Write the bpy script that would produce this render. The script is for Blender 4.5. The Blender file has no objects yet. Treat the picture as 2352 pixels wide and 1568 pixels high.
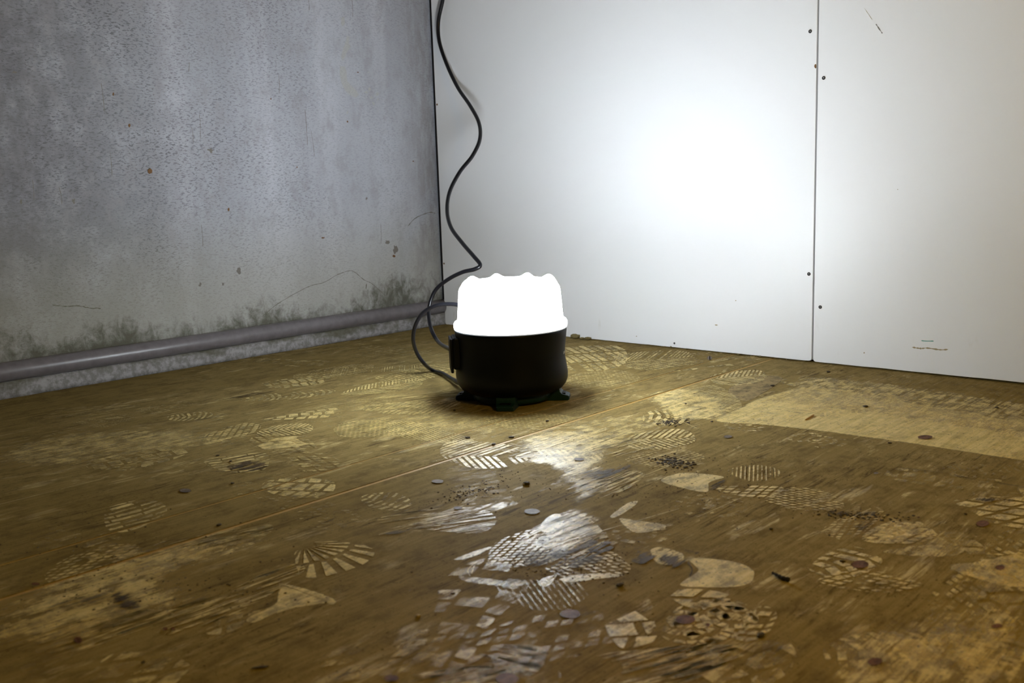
import bpy, bmesh, math, random
from mathutils import Vector, Matrix
random.seed(7)
S = bpy.context.scene
COL = S.collection

# ------------------------------------------------------------------ camera, world, exposure
F, YAW, PITCH, ROLL = 2183.4, -0.75447, 0.15840, -0.03327
CAM = Vector((2.0160, -1.8615, 0.38))
fw = Vector((math.sin(YAW)*math.cos(PITCH), math.cos(YAW)*math.cos(PITCH), -math.sin(PITCH)))
rr = fw.cross(Vector((0, 0, 1))).normalized()
uu = rr.cross(fw)
R2 = rr*math.cos(ROLL) + uu*math.sin(ROLL)
U2 = -rr*math.sin(ROLL) + uu*math.cos(ROLL)
cd = bpy.data.cameras.new('camera'); cam = bpy.data.objects.new('camera', cd); COL.objects.link(cam)
cd.sensor_width = 36.0; cd.lens = F*36.0/2352.0; cd.clip_start = 0.01
cam.matrix_world = Matrix(((R2.x, U2.x, -fw.x, CAM.x), (R2.y, U2.y, -fw.y, CAM.y), (R2.z, U2.z, -fw.z, CAM.z), (0, 0, 0, 1)))
cd.dof.use_dof = True; cd.dof.focus_distance = 1.75; cd.dof.aperture_fstop = 9.0
S.camera = cam
W = bpy.data.worlds.new('world'); S.world = W; W.use_nodes = True
W.node_tree.nodes['Background'].inputs[0].default_value = (1.0, 0.76, 0.46, 1)
W.node_tree.nodes['Background'].inputs[1].default_value = 0.014
ld = bpy.data.lights.new('warm_fill', 'POINT'); ld.energy = 33; ld.color = (1.0, .64, .08); ld.shadow_soft_size = .12   # added warm fill light, out of view beside the camera
lo = bpy.data.objects.new('warm_fill', ld); COL.objects.link(lo); lo.location = (2.65, -1.40, 1.15)
LAMP_SIDE, LAMP_TOP = 80.0, 122.0
S.view_settings.view_transform = 'Standard'; S.view_settings.look = 'None'
S.view_settings.exposure = 0.0; S.view_settings.gamma = 1.0
S.view_settings.use_curve_mapping = False

def ray(px, py):
    return (fw + R2*((px-1176)/F) - U2*((py-784)/F))
def at(px, py, z=0.0):                    # photo point -> point on a horizontal plane
    d = ray(px, py); return CAM + d*((z-CAM.z)/d.z)
XW = -.028
def at_x(px, py, x=-.028):
    d = ray(px, py); return CAM + d*((x-CAM.x)/d.x)
def at_y(px, py, y=0.0):
    d = ray(px, py); return CAM + d*((y-CAM.y)/d.y)
LAMP = Vector((0.842, -0.615, 0))
hh = Vector((LAMP.x-CAM.x, LAMP.y-CAM.y, 0)).normalized()     # away from the camera, horizontal
rt = hh.cross(Vector((0, 0, 1)))
def at_d(px, py, dd=0.0):                 # plane across the view through the lamp, dd metres behind it
    d = ray(px, py); return CAM + d*(((LAMP-CAM).dot(hh)+dd)/d.dot(hh))

# ------------------------------------------------------------------ materials
class NT:
    def __init__(s, name):
        s.m = bpy.data.materials.new(name); s.m.use_nodes = True
        s.t = s.m.node_tree; s.b = s.t.nodes['Principled BSDF']; s.out = s.t.nodes['Material Output']
        g = s.t.nodes.new('ShaderNodeNewGeometry'); s.pos = g.outputs['Position']
    def n(s, t): return s.t.nodes.new(t)
    def l(s, a, b): s.t.links.new(a, b)
    def setin(s, sock, v):
        if hasattr(v, 'is_linked') or isinstance(v, bpy.types.NodeSocket): s.l(v, sock)
        else: sock.default_value = v
    def mp(s, scale, rot=(0, 0, 0), loc=(0, 0, 0), src=None):
        m = s.n('ShaderNodeMapping'); s.l(src or s.pos, m.inputs[0])
        m.inputs[1].default_value = loc; m.inputs[2].default_value = rot; m.inputs[3].default_value = scale
        return m.outputs[0]
    def noise(s, vec, scale=1.0, detail=3, rough=.55, dist=0.0):
        m = s.n('ShaderNodeTexNoise'); s.l(vec, m.inputs['Vector'])
        m.inputs['Scale'].default_value = scale; m.inputs['Detail'].default_value = detail
        m.inputs['Roughness'].default_value = rough; m.inputs['Distortion'].default_value = dist
        return m.outputs[0]
    def math(s, op, a, b=0.0, c=0.0, clamp=False):
        m = s.n('ShaderNodeMath'); m.operation = op; m.use_clamp = clamp
        s.setin(m.inputs[0], a); s.setin(m.inputs[1], b); s.setin(m.inputs[2], c); return m.outputs[0]
    def ramp(s, v, a, b, lo=0.0, hi=1.0):
        m = s.n('ShaderNodeMapRange'); m.interpolation_type = 'SMOOTHSTEP'
        s.setin(m.inputs[0], v); m.inputs[1].default_value = a; m.inputs[2].default_value = b
        m.inputs[3].default_value = lo; m.inputs[4].default_value = hi; return m.outputs[0]
    def mix(s, f, a, b, blend='MIX'):
        m = s.n('ShaderNodeMix'); m.data_type = 'RGBA'; m.blend_type = blend
        s.setin(m.inputs['Factor'], f)
        for k, v in ((6, a), (7, b)):
            if isinstance(v, tuple): m.inputs[k].default_value = (*v, 1)[:4]
            else: s.l(v, m.inputs[k])
        return m.outputs[2]
    def bump(s, h, strength=.3, dist=.001):
        m = s.n('ShaderNodeBump'); s.l(h, m.inputs['Height']); m.inputs['Strength'].default_value = strength
        m.inputs['Distance'].default_value = dist; s.l(m.outputs[0], s.b.inputs['Normal'])
    def xyz(s):
        m = s.n('ShaderNodeSeparateXYZ'); s.l(s.pos, m.inputs[0]); return m.outputs
    def col(s, c): s.setin(s.b.inputs['Base Color'], (*c, 1) if isinstance(c, tuple) else c)
    def rough(s, r): s.setin(s.b.inputs['Roughness'], r)

def simple(name, c, r=.5, scale=300, var=.15, spec=.5, bump=0.0):
    t = NT(name); nz = t.noise(t.mp((scale,)*3), 1.0, 3)
    t.col(t.mix(nz, tuple(x*(1-var) for x in c), tuple(min(1, x*(1+var)) for x in c))); t.rough(r)
    t.b.inputs['Specular IOR Level'].default_value = spec
    if bump: t.bump(nz, bump, .0005)
    return t.m

WOOD = dict(a=(.62, .47, .15), b=(.82, .65, .27))
DUST = dict(a=(.275, .203, .074), b=(.375, .285, .118))

def grain(t):
    g1 = t.noise(t.mp((160, 5, 1)), 1.0, 4, .6, .3)      # long fibres, along the boards
    g2 = t.noise(t.mp((700, 14, 1)), 1.0, 2)
    return t.math('ADD', t.math('MULTIPLY', g1, .6), t.math('MULTIPLY', g2, .4))

def mat_floor():
    t = NT('dusty_plywood')
    g = grain(t)
    big = t.noise(t.mp((3.2, 1.6, 1), (0, 0, .3)), 1.0, 4, .6, .6)
    mid = t.noise(t.mp((26, 10, 1), (0, 0, .2), (3, 1, 0)), 1.0, 5, .65, 1.2)
    fine = t.noise(t.mp((900, 900, 900)), 1.0, 2)
    dust = t.mix(t.ramp(big, .3, .7), DUST['a'], DUST['b'])
    dust = t.mix(t.math('MULTIPLY', t.ramp(fine, .3, .7), .45), dust, (.16, .112, .040))
    dust = t.mix(t.ramp(g, .40, .62, .35, 0), dust, (.13, .085, .026))
    wood = t.mix(t.ramp(g, .3, .65), WOOD['a'], WOOD['b'])
    # worn places where the dust is rubbed thin
    wear = t.math('MULTIPLY', t.ramp(mid, .54, .66), t.ramp(big, .42, .60))
    streak = t.noise(t.mp((220, 11, 1), (0, 0, .05), (9, 2, 0)), 1.0, 3, .6, .4)
    wear = t.math('MULTIPLY', wear, t.ramp(streak, .42, .55))
    c = t.mix(t.math('MULTIPLY', wear, .55), dust, wood)
    # grime: fine dark specks and grain aligned dirt
    sp = t.noise(t.mp((330, 210, 1), (0, 0, .1), (5, 5, 0)), 1.0, 1)
    cl = t.noise(t.mp((9, 6, 1), (0, 0, 0), (1, 7, 0)), 1.0, 3)
    specks = t.math('MULTIPLY', t.ramp(sp, .64, .74), t.ramp(cl, .36, .60, .15, 1))
    blot = t.noise(t.mp((34, 20, 1), (0, 0, .1), (8, 8, 0)), 1.0, 6, .75)
    c = t.mix(t.ramp(blot, .44, .66, 0, .52), c, (.095, .066, .028))
    c = t.mix(t.math('MULTIPLY', specks, .85), c, (.035, .024, .012))
    dirt = t.math('MULTIPLY', t.ramp(t.noise(t.mp((130, 14, 1), (0, 0, .02), (2, 9, 0)), 1.0, 4, .7, .8), .52, .66), t.ramp(cl, .42, .62))
    c = t.mix(t.math('MULTIPLY', dirt, .75), c, (.055, .038, .018))
    t.col(c)
    t.rough(t.math('SUBTRACT', .72, t.math('MULTIPLY', wear, .28)))
    t.l(t.math('ADD', t.math('MULTIPLY', wear, .16), .015), t.b.inputs['Specular IOR Level'])
    t.bump(t.math('ADD', t.math('MULTIPLY', fine, .6), g), .35, .0006)
    return t.m

def mat_mark(name, ca, cb, rough, streaky=.5, spec=.5, amp=3.0, grime=.78):
    """a rubbed or dirty mark: opacity from the mesh attribute 'cover', broken up by grain and grit"""
    t = NT(name); t.m.blend_method = 'HASHED' if hasattr(t.m, 'blend_method') else None
    g = grain(t)
    c = t.mix(t.ramp(g, .34, .64), ca, cb)
    fine = t.noise(t.mp((800, 700, 1)), 1.0, 2)
    c = t.mix(t.math('MULTIPLY', t.ramp(fine, .45, .75), .3), c, tuple(x*.55 for x in ca))
    sp = t.noise(t.mp((300, 170, 1), (0, 0, .2), (4, 2, 0)), 1.0, 1)
    gm = t.noise(t.mp((46, 30, 1), (0, 0, .1), (2, 8, 0)), 1.0, 5, .75)
    c = t.mix(t.ramp(gm, .42, .64, 0, grime), c, tuple(x*.30 for x in ca))
    c = t.mix(t.ramp(sp, .64, .74, 0, .8), c, (.04, .028, .014))
    t.col(c); t.rough(rough); t.b.inputs['Specular IOR Level'].default_value = spec
    t.bump(t.math('ADD', fine, g), .3, .0006)
    a = t.n('ShaderNodeAttribute'); a.attribute_name = 'cover'
    st = t.noise(t.mp((170, 9, 1), (0, 0, .03), (1, 3, 0)), 1.0, 3, .65, .5)
    bl = t.noise(t.mp((55, 40, 1), (0, 0, 0), (7, 1, 0)), 1.0, 4, .7)
    nz = t.math('ADD', t.math('MULTIPLY', st, streaky), t.math('MULTIPLY', bl, 1-streaky))
    # cover.x = edge falloff 0..1, cover.y = strength
    s = t.n('ShaderNodeSeparateXYZ'); t.l(a.outputs['Vector'], s.inputs[0])
    e = t.math('MULTIPLY', s.outputs[0], s.outputs[1])
    al = t.math('ADD', t.math('MULTIPLY', e, 1.25), t.math('MULTIPLY', t.math('SUBTRACT', nz, .52), amp))
    al = t.math('MULTIPLY', t.ramp(al, .12, .85), t.ramp(s.outputs[0], 0, .5))
    al = t.math('MULTIPLY', al, t.math('MINIMUM', t.math('MULTIPLY', s.outputs[1], 1.5), 1.0))
    px_ = t.xyz()[0]                                  # nothing of the mark bridges the two open joints
    for xc, w in ((.9437, .0018), (1.0401, .0034)):
        al = t.math('MULTIPLY', al, t.math('GREATER_THAN', t.math('ABSOLUTE', t.math('SUBTRACT', px_, xc)), w))
    tr = t.n('ShaderNodeBsdfTransparent'); mx = t.n('ShaderNodeMixShader')
    t.l(al, mx.inputs[0]); t.l(tr.outputs[0], mx.inputs[1]); t.l(t.b.outputs[0], mx.inputs[2]); t.l(mx.outputs[0], t.out.inputs[0])
    return t.m

def mat_plaster():
    t = NT('stained_plaster'); x, y, z = t.xyz()
    big = t.noise(t.mp((1, 2.2, .55)), 1.5, 4, .5)
    band = t.noise(t.mp((1, 7, .35), (0, 0, 0), (0, 2, 0)), 1.0, 3)
    c = t.mix(t.ramp(big, .35, .65), (.32, .335, .385), (.42, .445, .51))
    c = t.mix(t.ramp(band, .5, .72, 0, .45), c, (.55, .57, .65))
    # short dark dashes in the roughcast
    d = t.noise(t.mp((1, 120, 330), (.3, 0, 0)), 1.0, 2, .6, .6)
    dens = t.noise(t.mp((1, 5, 5), (0, 0, 0), (0, 4, 1)), 1.0, 3)
    dash = t.math('MULTIPLY', t.ramp(d, .51, .64), t.ramp(dens, .35, .65, .5, 1))
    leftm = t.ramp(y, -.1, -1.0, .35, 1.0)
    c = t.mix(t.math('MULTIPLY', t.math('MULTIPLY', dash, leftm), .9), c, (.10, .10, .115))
    left_dim = t.math('MULTIPLY', t.ramp(y, -.45, -1.15, 0, .85), t.ramp(t.noise(t.mp((1, 12, 12), (0, 0, 0), (0, 5, 0)), 1.0, 6, .7), .1, .6))  # light falloff painted into the plaster: darker towards far left, broken by noise
    c = t.mix(left_dim, c, (.13, .13, .145))
    mot = t.noise(t.mp((1, 22, 14), (0, 0, 0), (0, 1, 3)), 1.0, 5, .7)
    c = t.mix(t.ramp(mot, .46, .72, 0, .6), c, (.27, .27, .30))
    sc = t.noise(t.mp((1, 380, 9), (0, 0, 0), (0, 3, 3)), 1.0, 2)
    sm = t.noise(t.mp((1, 9, 7), (0, 0, 0), (0, 8, 2)), 1.0, 2)
    c = t.mix(t.math('MULTIPLY', t.ramp(sc, .70, .78), t.ramp(sm, .55, .7, 0, .6)), c, (.12, .12, .12))
    # yellowish damp towards the foot of the wall, mould growing out of the pipe line
    c = t.mix(t.ramp(z, .40, .10, 0, .5), c, (.40, .40, .34))
    m1 = t.noise(t.mp((1, 42, 30), (0, 0, 0), (0, 6, 5)), 1.0, 6, .72, .5)
    m2 = t.noise(t.mp((1, 3.2, 3), (0, 0, 0), (0, 1.3, 0)), 1.0, 3)
    hgt = t.math('ADD', t.math('MULTIPLY', t.math('SUBTRACT', z, .070), 5.0), t.math('MULTIPLY', t.math('SUBTRACT', .52, m2), 1.6))
    mould = t.ramp(t.math('SUBTRACT', m1, hgt), .20, .62)
    c = t.mix(t.math('MULTIPLY', mould, .80), c, (.055, .055, .030))
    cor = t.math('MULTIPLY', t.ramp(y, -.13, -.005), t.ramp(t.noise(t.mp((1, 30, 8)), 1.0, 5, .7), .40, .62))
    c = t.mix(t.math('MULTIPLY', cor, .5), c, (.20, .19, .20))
    t.col(c); t.rough(.85); t.b.inputs['Specular IOR Level'].default_value = .2
    h = t.noise(t.mp((200, 130, 230)), 1.0, 4, .6)
    t.bump(t.math('SUBTRACT', h, t.math('MULTIPLY', dash, .6)), .5, .0015)
    return t.m

def mat_plinth():
    t = NT('gritty_plinth'); x, y, z = t.xyz()
    m = t.noise(t.mp((70, 70, 70)), 1.0, 6, .7)
    b = t.noise(t.mp((5, 9, 20)), 1.0, 4, .6)
    c = t.mix(t.ramp(m, .3, .7), (.22, .22, .235), (.31, .31, .33))
    c = t.mix(t.ramp(m, .38, .60, .7, 0), c, (.14, .135, .13))
    c = t.mix(t.math('MULTIPLY', t.ramp(t.math('ADD', b, t.math('MULTIPLY', z, 8)), .62, .86), .8), c, (.07, .07, .04))
    t.col(c); t.rough(.9); t.bump(m, .5, .001); return t.m

def mat_panel():
    t = NT('white_laminate'); x, y, z = t.xyz()
    n = t.noise(t.mp((1.5, 1, 1.1)), 1.0, 3)
    f = t.noise(t.mp((40, 1, 9), (0, 0, 0)), 1.0, 4, .7)
    c = t.mix(n, (.71, .72, .745), (.76, .77, .79))
    grub = t.math('MULTIPLY', t.ramp(f, .62, .78), t.ramp(z, .16, .01, 0, .5))
    c = t.mix(grub, c, (.55, .53, .50))
    t.col(c); t.rough(.42); t.b.inputs['Specular IOR Level'].default_value = .35
    t.bump(t.noise(t.mp((350, 350, 350)), 1.0, 2), .08, .0004); return t.m

def mat_emit(name, c, s):
    t = NT(name)
    n = t.noise(t.mp((30, 30, 30)), 1.0, 2)
    t.col((.9, .9, .9)); t.b.inputs['Emission Color'].default_value = (*c, 1)
    t.l(t.math('MULTIPLY', t.ramp(n, 0, 1, .97, 1.03), s), t.b.inputs['Emission Strength']); t.rough(.4)
    return t.m

M = dict(
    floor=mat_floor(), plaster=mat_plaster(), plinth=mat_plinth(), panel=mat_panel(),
    bare=mat_mark('rubbed_wood', WOOD['a'], WOOD['b'], .44, .45, .20, 3.8),
    clean=mat_mark('wiped_wood', WOOD['a'], WOOD['b'], .5, .5, .15, 1.6, .35),
    dirt=mat_mark('ground_in_dirt', (.06, .040, .016), (.13, .085, .035), .7, .55, .2, 6.5),
    thick=mat_mark('settled_dust', (.26, .19, .08), (.34, .25, .11), .8, .3, .2),
    knot=mat_mark('wood_knot', (.14, .055, .022), (.20, .085, .035), .6, .2, .12, 1.5),
    blueknot=mat_mark('grey_stain', (.17, .135, .11), (.22, .18, .15), .6, .2, .1),
    ochre=simple('ochre_joint', (.40, .235, .035), .6, 200, .4),
    dark=simple('dark_void', (.012, .011, .012), .9),
    backing=simple('chipboard_backing', (.05, .04, .03), .9),
    pipe=simple('mauve_painted_pipe', (.145, .135, .150), .34, 60, .35, .5, .2),
    side=mat_emit('lit_diffuser', (.86, .935, 1.0), LAMP_SIDE),
    collar=mat_emit('lit_collar', (.90, .945, 1.0), 6.0),
    top=mat_emit('lit_diffuser_top', (.86, .935, 1.0), LAMP_TOP),
    black=simple('black_plastic', (.002, .003, .007), .42, 500, .3, .14, .1),
    rubber=simple('black_rubber', (.006, .006, .008), .30, 500, .3, .3),
    teal=simple('teal_plastic', (.006, .030, .050), .45, 500, .3, .25),
    rim=mat_emit('seal_bloom', (.55, .75, 1.0), .28),  # faint blue emission imitates the diffuser's bloom on the seal
    steel=simple('zinc_steel', (.22, .22, .23), .35, 900, .3, .6),
    scratch=simple('dark_scratch', (.16, .15, .14), .8),
    crack=simple('grey_crack', (.14, .135, .11), .9, 800, .5),
    rust=simple('brown_rust', (.13, .065, .02), .8, 900, .5),
    flake=simple('bare_grey_plaster', (.36, .37, .38), .9, 300, .25, .2, .3),
    green=simple('green_crayon', (.05, .25, .20), .7),
    brownline=simple('brown_scuff', (.30, .25, .15), .8),
    chip=simple('dark_wood_crumb', (.045, .032, .018), .9, 900, .5),
    lump=simple('olive_plaster_lump', (.16, .13, .055), .9, 900, .4, .2, .4),
    pale=simple('pale_sliver', (.42, .33, .18), .8, 900, .4),
    white=simple('white_print', (.55, .55, .58), .6),
    red=simple('red_stripe', (.25, .01, .02), .5),
)

# ------------------------------------------------------------------ mesh helpers
def link(name, me, mats, parent=None, **props):
    o = bpy.data.objects.new(name, me); COL.objects.link(o)
    for m in (mats if isinstance(mats, (list, tuple)) else [mats]): me.materials.append(m)
    if parent: o.parent = parent
    for k, v in props.items(): o[k] = v
    return o
def from_bm(name, bm, mats, parent=None, smooth=False, **props):
    bmesh.ops.recalc_face_normals(bm, faces=bm.faces)
    me = bpy.data.meshes.new(name); bm.to_mesh(me); bm.free()
    if smooth: me.shade_smooth()
    return link(name, me, mats, parent, **props)
def box(bm, a, b):
    v = bmesh.ops.create_cube(bm, size=1.0)['verts']
    for w in v:
        w.co = Vector([a[i] + (w.co[i]+.5)*(b[i]-a[i]) for i in range(3)])
    return v
def bevel(bm, w, seg=2, edges=None):
    bmesh.ops.bevel(bm, geom=edges or list(bm.edges), offset=w, segments=seg, affect='EDGES', profile=.5)
def catmull(pts, n=10, closed=False):
    out = []; N = len(pts)
    rng = range(N) if closed else range(N-1)
    for i in rng:
        g = (lambda k: pts[k % N]) if closed else (lambda k: pts[max(0, min(N-1, k))])
        p0, p1, p2, p3 = g(i-1), g(i), g(i+1), g(i+2)
        for k in range(n):
            t = k/n
            out.append(.5*((2*p1) + (p2-p0)*t + (2*p0-5*p1+4*p2-p3)*t*t + (3*p1-p0-3*p2+p3)*t**3))
    if not closed: out.append(pts[-1].copy())
    return out
def tube(bm, pts, rad, seg=14, cap=True):
    """sweep with parallel transported frame"""
    rings = []; up = Vector((.13, .21, .97)); prev = None
    for i, p in enumerate(pts):
        d = (pts[min(i+1, len(pts)-1)] - pts[max(i-1, 0)]).normalized()
        a = prev - d*prev.dot(d) if prev else up - d*up.dot(d)
        a.normalize(); prev = a; b = d.cross(a)
        r = rad(i/(len(pts)-1)) if callable(rad) else rad
        rings.append([bm.verts.new(p + a*r*math.cos(k*math.tau/seg) + b*r*math.sin(k*math.tau/seg)) for k in range(seg)])
    for q, w in zip(rings, rings[1:]):
        for k in range(seg): bm.faces.new((q[k], q[(k+1) % seg], w[(k+1) % seg], w[k]))
    if cap: bm.faces.new(rings[0][::-1]); bm.faces.new(rings[-1])
def lathe(bm, prof, c, seg=96, fn=None):
    rings = []
    for j, (r, z) in enumerate(prof):
        row = []
        for k in range(seg):
            a = k*math.tau/seg; q, w = (r, z) if not fn else fn(r, z, a, j)
            row.append(bm.verts.new((c.x+q*math.cos(a), c.y+q*math.sin(a), c.z+w)))
        rings.append(row)
    for q, w in zip(rings, rings[1:]):
        for k in range(seg): bm.faces.new((q[k], q[(k+1) % seg], w[(k+1) % seg], w[k]))
    bm.faces.new(rings[0][::-1]); bm.faces.new(rings[-1])

# ------------------------------------------------------------------ the setting
A1, A2 = 0.9437, 1.0401
bm = bmesh.new(); box(bm, (-.1, -3.4, -.06), (3.6, .05, -.019))
floor = from_bm('floor', bm, M['backing'], kind='structure')
for i, (x0, x1) in enumerate(((0.0, A1-.0018), (A1+.0018, A2-.0034), (A2+.0034, 3.6))):
    bm = bmesh.new(); box(bm, (x0, -3.4, -.018), (x1, .03, 0)); bevel(bm, .0006, 1)
    from_bm('floor_board', bm, M['floor'], floor)
for x, w in ((A1, .0018), (A2, .0034)):
    bm = bmesh.new(); box(bm, (x-w, -3.4, -.018), (x+w, .03, -.0007)); from_bm('joint_strip', bm, M['ochre'], floor)

# left wall: plaster, rounded plinth below, pipe in between
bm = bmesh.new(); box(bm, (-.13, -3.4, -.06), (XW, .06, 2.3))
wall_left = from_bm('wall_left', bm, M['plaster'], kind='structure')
prof = [(XW, 0), (-.0005, .0), (0, .010), (-.0005, .024), (-.003, .031), (-.010, .0345), (XW, .0345)]
bm = bmesh.new(); rows = []
ny = 340
for j in range(ny+1):
    y = -3.4 + 3.42*j/ny; k = .0012*math.sin(y*37+1)+.0010*math.sin(y*91)+.0006*random.uniform(-1, 1)
    rows.append([bm.verts.new((x + (k if 0 < i < 6 else 0), y, z + (k*.8 if i > 3 else 0))) for i, (x, z) in enumerate(prof)])
for q, w in zip(rows, rows[1:]):
    for i in range(len(prof)-1): bm.faces.new((q[i], q[i+1], w[i+1], w[i]))
from_bm('baseboard_left', bm, M['plinth'], smooth=True, kind='structure')
bm = bmesh.new()
py0, py1 = -3.4, .018
tube(bm, [Vector((-.0085, py0+(py1-py0)*i/40, .0545 - .002*i/40)) for i in range(41)], .0195, 32)
pipe = from_bm('pipe', bm, M['pipe'], smooth=True, label='mauve-grey painted pipe running along the foot of the left wall', category='pipe')

# right wall: dark backing and two white panels
bm = bmesh.new(); box(bm, (-.1, .022, -.06), (3.6, .12, 2.3))
wall_right = from_bm('wall_right', bm, M['dark'], kind='structure')
SEAM = 1.1296
def panel(x0, x1, x1b=None, zb=(.003, .005)):
    bm = bmesh.new(); r = .006; t0, t1 = 0.0, .016
    pts = [(x0, 2.25), (x0, zb[0]+r)] + [(x0+r-r*math.cos(a), zb[0]+r-r*math.sin(a)) for a in (.4, .8, 1.2, 1.57)]
    n = 60
    for i in range(1, n): 
        f = i/n; pts.append((x0+r+(x1-x0-2*r)*f, zb[0]+(zb[1]-zb[0])*f + random.uniform(-.0003, .0003)))
    pts += [(x1-r+r*math.sin(a), zb[1]+r-r*math.cos(a)) for a in (0, .4, .8, 1.2)] + [(x1, zb[1]+r), (x1, 2.25)]
    front = [bm.verts.new((x, t0, z)) for x, z in pts]; back = [bm.verts.new((x, t1, z)) for x, z in pts]
    bm.faces.new(front); bm.faces.new(back[::-1])
    for i in range(len(pts)):
        j = (i+1) % len(pts); bm.faces.new((front[j], front[i], back[i], back[j]))
    return from_bm('wall_panel', bm, M['panel'], wall_right)
p1 = panel(.0035, SEAM-.0016, zb=(.0005, .0035)); p2 = panel(SEAM+.0022, 2.38, zb=(.0030, .0070))
def screw(px, py, par, hole=False, r=.0036):
    p = at_y(px, py, 0); bm = bmesh.new()
    q = [(r, .0), (r, -.0007), (r*.8, -.0011), (r*.38, -.0011), (r*.30, -.0004), (0.0001, -.0004)]
    seg = 20; rings = []
    for rad, y in q: rings.append([bm.verts.new((p.x+rad*math.cos(k*math.tau/seg), y, p.z+rad*math.sin(k*math.tau/seg))) for k in range(seg)])
    for a, b in zip(rings, rings[1:]):
        for k in range(seg): bm.faces.new((a[k], a[(k+1) % seg], b[(k+1) % seg], b[k]))
    s = from_bm('screw', bm, M['rust'] if hole else M['dark'], par)
    if not hole:
        bm = bmesh.new(); bmesh.ops.create_uvsphere(bm, u_segments=10, v_segments=6, radius=r*.42)
        for v in bm.verts: v.co = Vector((p.x+v.co.x+.0004, -.0007+v.co.y*.5, p.z+v.co.z+.0004))
        # bright centre of the same screw, joined as a second material
        me2 = bpy.data.meshes.new('t'); bm.to_mesh(me2); bm.free()
        bmj = bmesh.new(); bmj.from_mesh(s.data); n0 = len(bmj.faces); bmj.from_mesh(me2)
        bmj.faces.ensure_lookup_table()
        for f in bmj.faces[n0:]: f.material_index = 1
        bmj.to_mesh(s.data); bmj.free(); s.data.materials.append(M['steel']); bpy.data.meshes.remove(me2)
for px, py, par in ((1861, 72, p1), (1858, 629, p1), (1892, 179, p2), (1884, 705, p2)): screw(px, py, par)
screw(1549, 788, p1, r=.0022)
for px, py in ((1004, 240), (1020, 605)): screw(px, py, p1, True, .0026)

# ------------------------------------------------------------------ flat marks
def area2(p): return sum(p[i][0]*p[(i+1) % len(p)][1]-p[(i+1) % len(p)][0]*p[i][1] for i in range(len(p)))/2
def clip(sub, cl):
    if area2(cl) < 0: cl = cl[::-1]
    out = sub
    for i in range(len(cl)):
        a, b = cl[i], cl[(i+1) % len(cl)]; inp, out = out, []
        if not inp: return []
        side = lambda p: (b[0]-a[0])*(p[1]-a[1])-(b[1]-a[1])*(p[0]-a[0])
        for j in range(len(inp)):
            p, q = inp[j-1], inp[j]; sp, sq = side(p), side(q)
            if (sp >= 0) != (sq >= 0):
                t = sp/(sp-sq); out.append((p[0]+(q[0]-p[0])*t, p[1]+(q[1]-p[1])*t))
            if sq >= 0: out.append(q)
    return out
def clean(p):
    o = []
    for q in p:
        if not o or math.hypot(q[0]-o[-1][0], q[1]-o[-1][1]) > .0003: o.append(q)
    if len(o) > 2 and math.hypot(o[0][0]-o[-1][0], o[0][1]-o[-1][1]) < .0003: o.pop()
    return o
MZ = [0.0002]
class Mark:
    """a patch of the floor surface made of small flat pieces with soft rims"""
    def __init__(s): s.v = []; s.f = []; s.c = []
    def add(s, poly, strength=1.0, feather=.002):
        p = clean(poly)
        if len(p) < 3: return
        if area2(p) < 0: p = p[::-1]
        A = area2(p); per = sum(math.hypot(p[i][0]-p[i-1][0], p[i][1]-p[i-1][1]) for i in range(len(p)))
        if A < 2e-6: return
        d = min(feather, .55*A/per*1.6); n = len(p); inner = []
        for i in range(n):
            a, b, c = p[i-1], p[i], p[(i+1) % n]
            e1 = Vector((b[0]-a[0], b[1]-a[1])).normalized(); e2 = Vector((c[0]-b[0], c[1]-b[1])).normalized()
            m = Vector((-e1.y-e2.y, e1.x+e2.x)); L = m.length
            m = m/L if L > .2 else Vector((-e1.y, e1.x)); inner.append((b[0]+m.x*d*1.2, b[1]+m.y*d*1.2))
        o = len(s.v)
        s.v += p + inner; s.c += [(0, strength, 0)]*n + [(1, strength, 0)]*n
        for i in range(n): j = (i+1) % n; s.f.append((o+i, o+j, o+n+j, o+n+i))
        s.f.append(tuple(range(o+n, o+2*n)))
    def add_soft(s, poly, strength, feather):
        st = max(.005, min(.012, feather*.3)); n = len(poly)
        x0, x1 = min(p[0] for p in poly), max(p[0] for p in poly); y0, y1 = min(p[1] for p in poly), max(p[1] for p in poly)
        nx, ny = int((x1-x0)/st)+2, int((y1-y0)/st)+2; idx = {}
        edges = [(poly[i-1], poly[i]) for i in range(n)]
        def val(x, y):
            ins = False; dm = 9
            for (ax, ay), (bx, by) in edges:
                if (ay > y) != (by > y) and x < ax+(y-ay)/(by-ay)*(bx-ax): ins = not ins
                dx, dy = bx-ax, by-ay; q = dx*dx+dy*dy or 1e-12
                t = max(0, min(1, ((x-ax)*dx+(y-ay)*dy)/q)); dm = min(dm, math.hypot(x-ax-dx*t, y-ay-dy*t))
            return min(1, dm/feather) if ins else 0
        V = [[val(x0+i*st, y0+j*st) for j in range(ny)] for i in range(nx)]
        def vi(i, j):
            if (i, j) not in idx: idx[i, j] = len(s.v); s.v.append((x0+i*st, y0+j*st)); s.c.append((V[i][j], strength, 0))
            return idx[i, j]
        for i in range(nx-1):
            for j in range(ny-1):
                if V[i][j]+V[i+1][j]+V[i][j+1]+V[i+1][j+1] > 0: s.f.append((vi(i, j), vi(i+1, j), vi(i+1, j+1), vi(i, j+1)))
    def build(s, name, mat, parent=None):
        if not s.f: return None
        MZ[0] += .000006
        me = bpy.data.meshes.new(name); me.from_pydata([(x, y, MZ[0]) for x, y in s.v], [], s.f)
        a = me.attributes.new('cover', 'FLOAT_VECTOR', 'POINT'); a.data.foreach_set('vector', [k for c in s.c for k in c])
        return link(name, me, mat, parent or floor)
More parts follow.
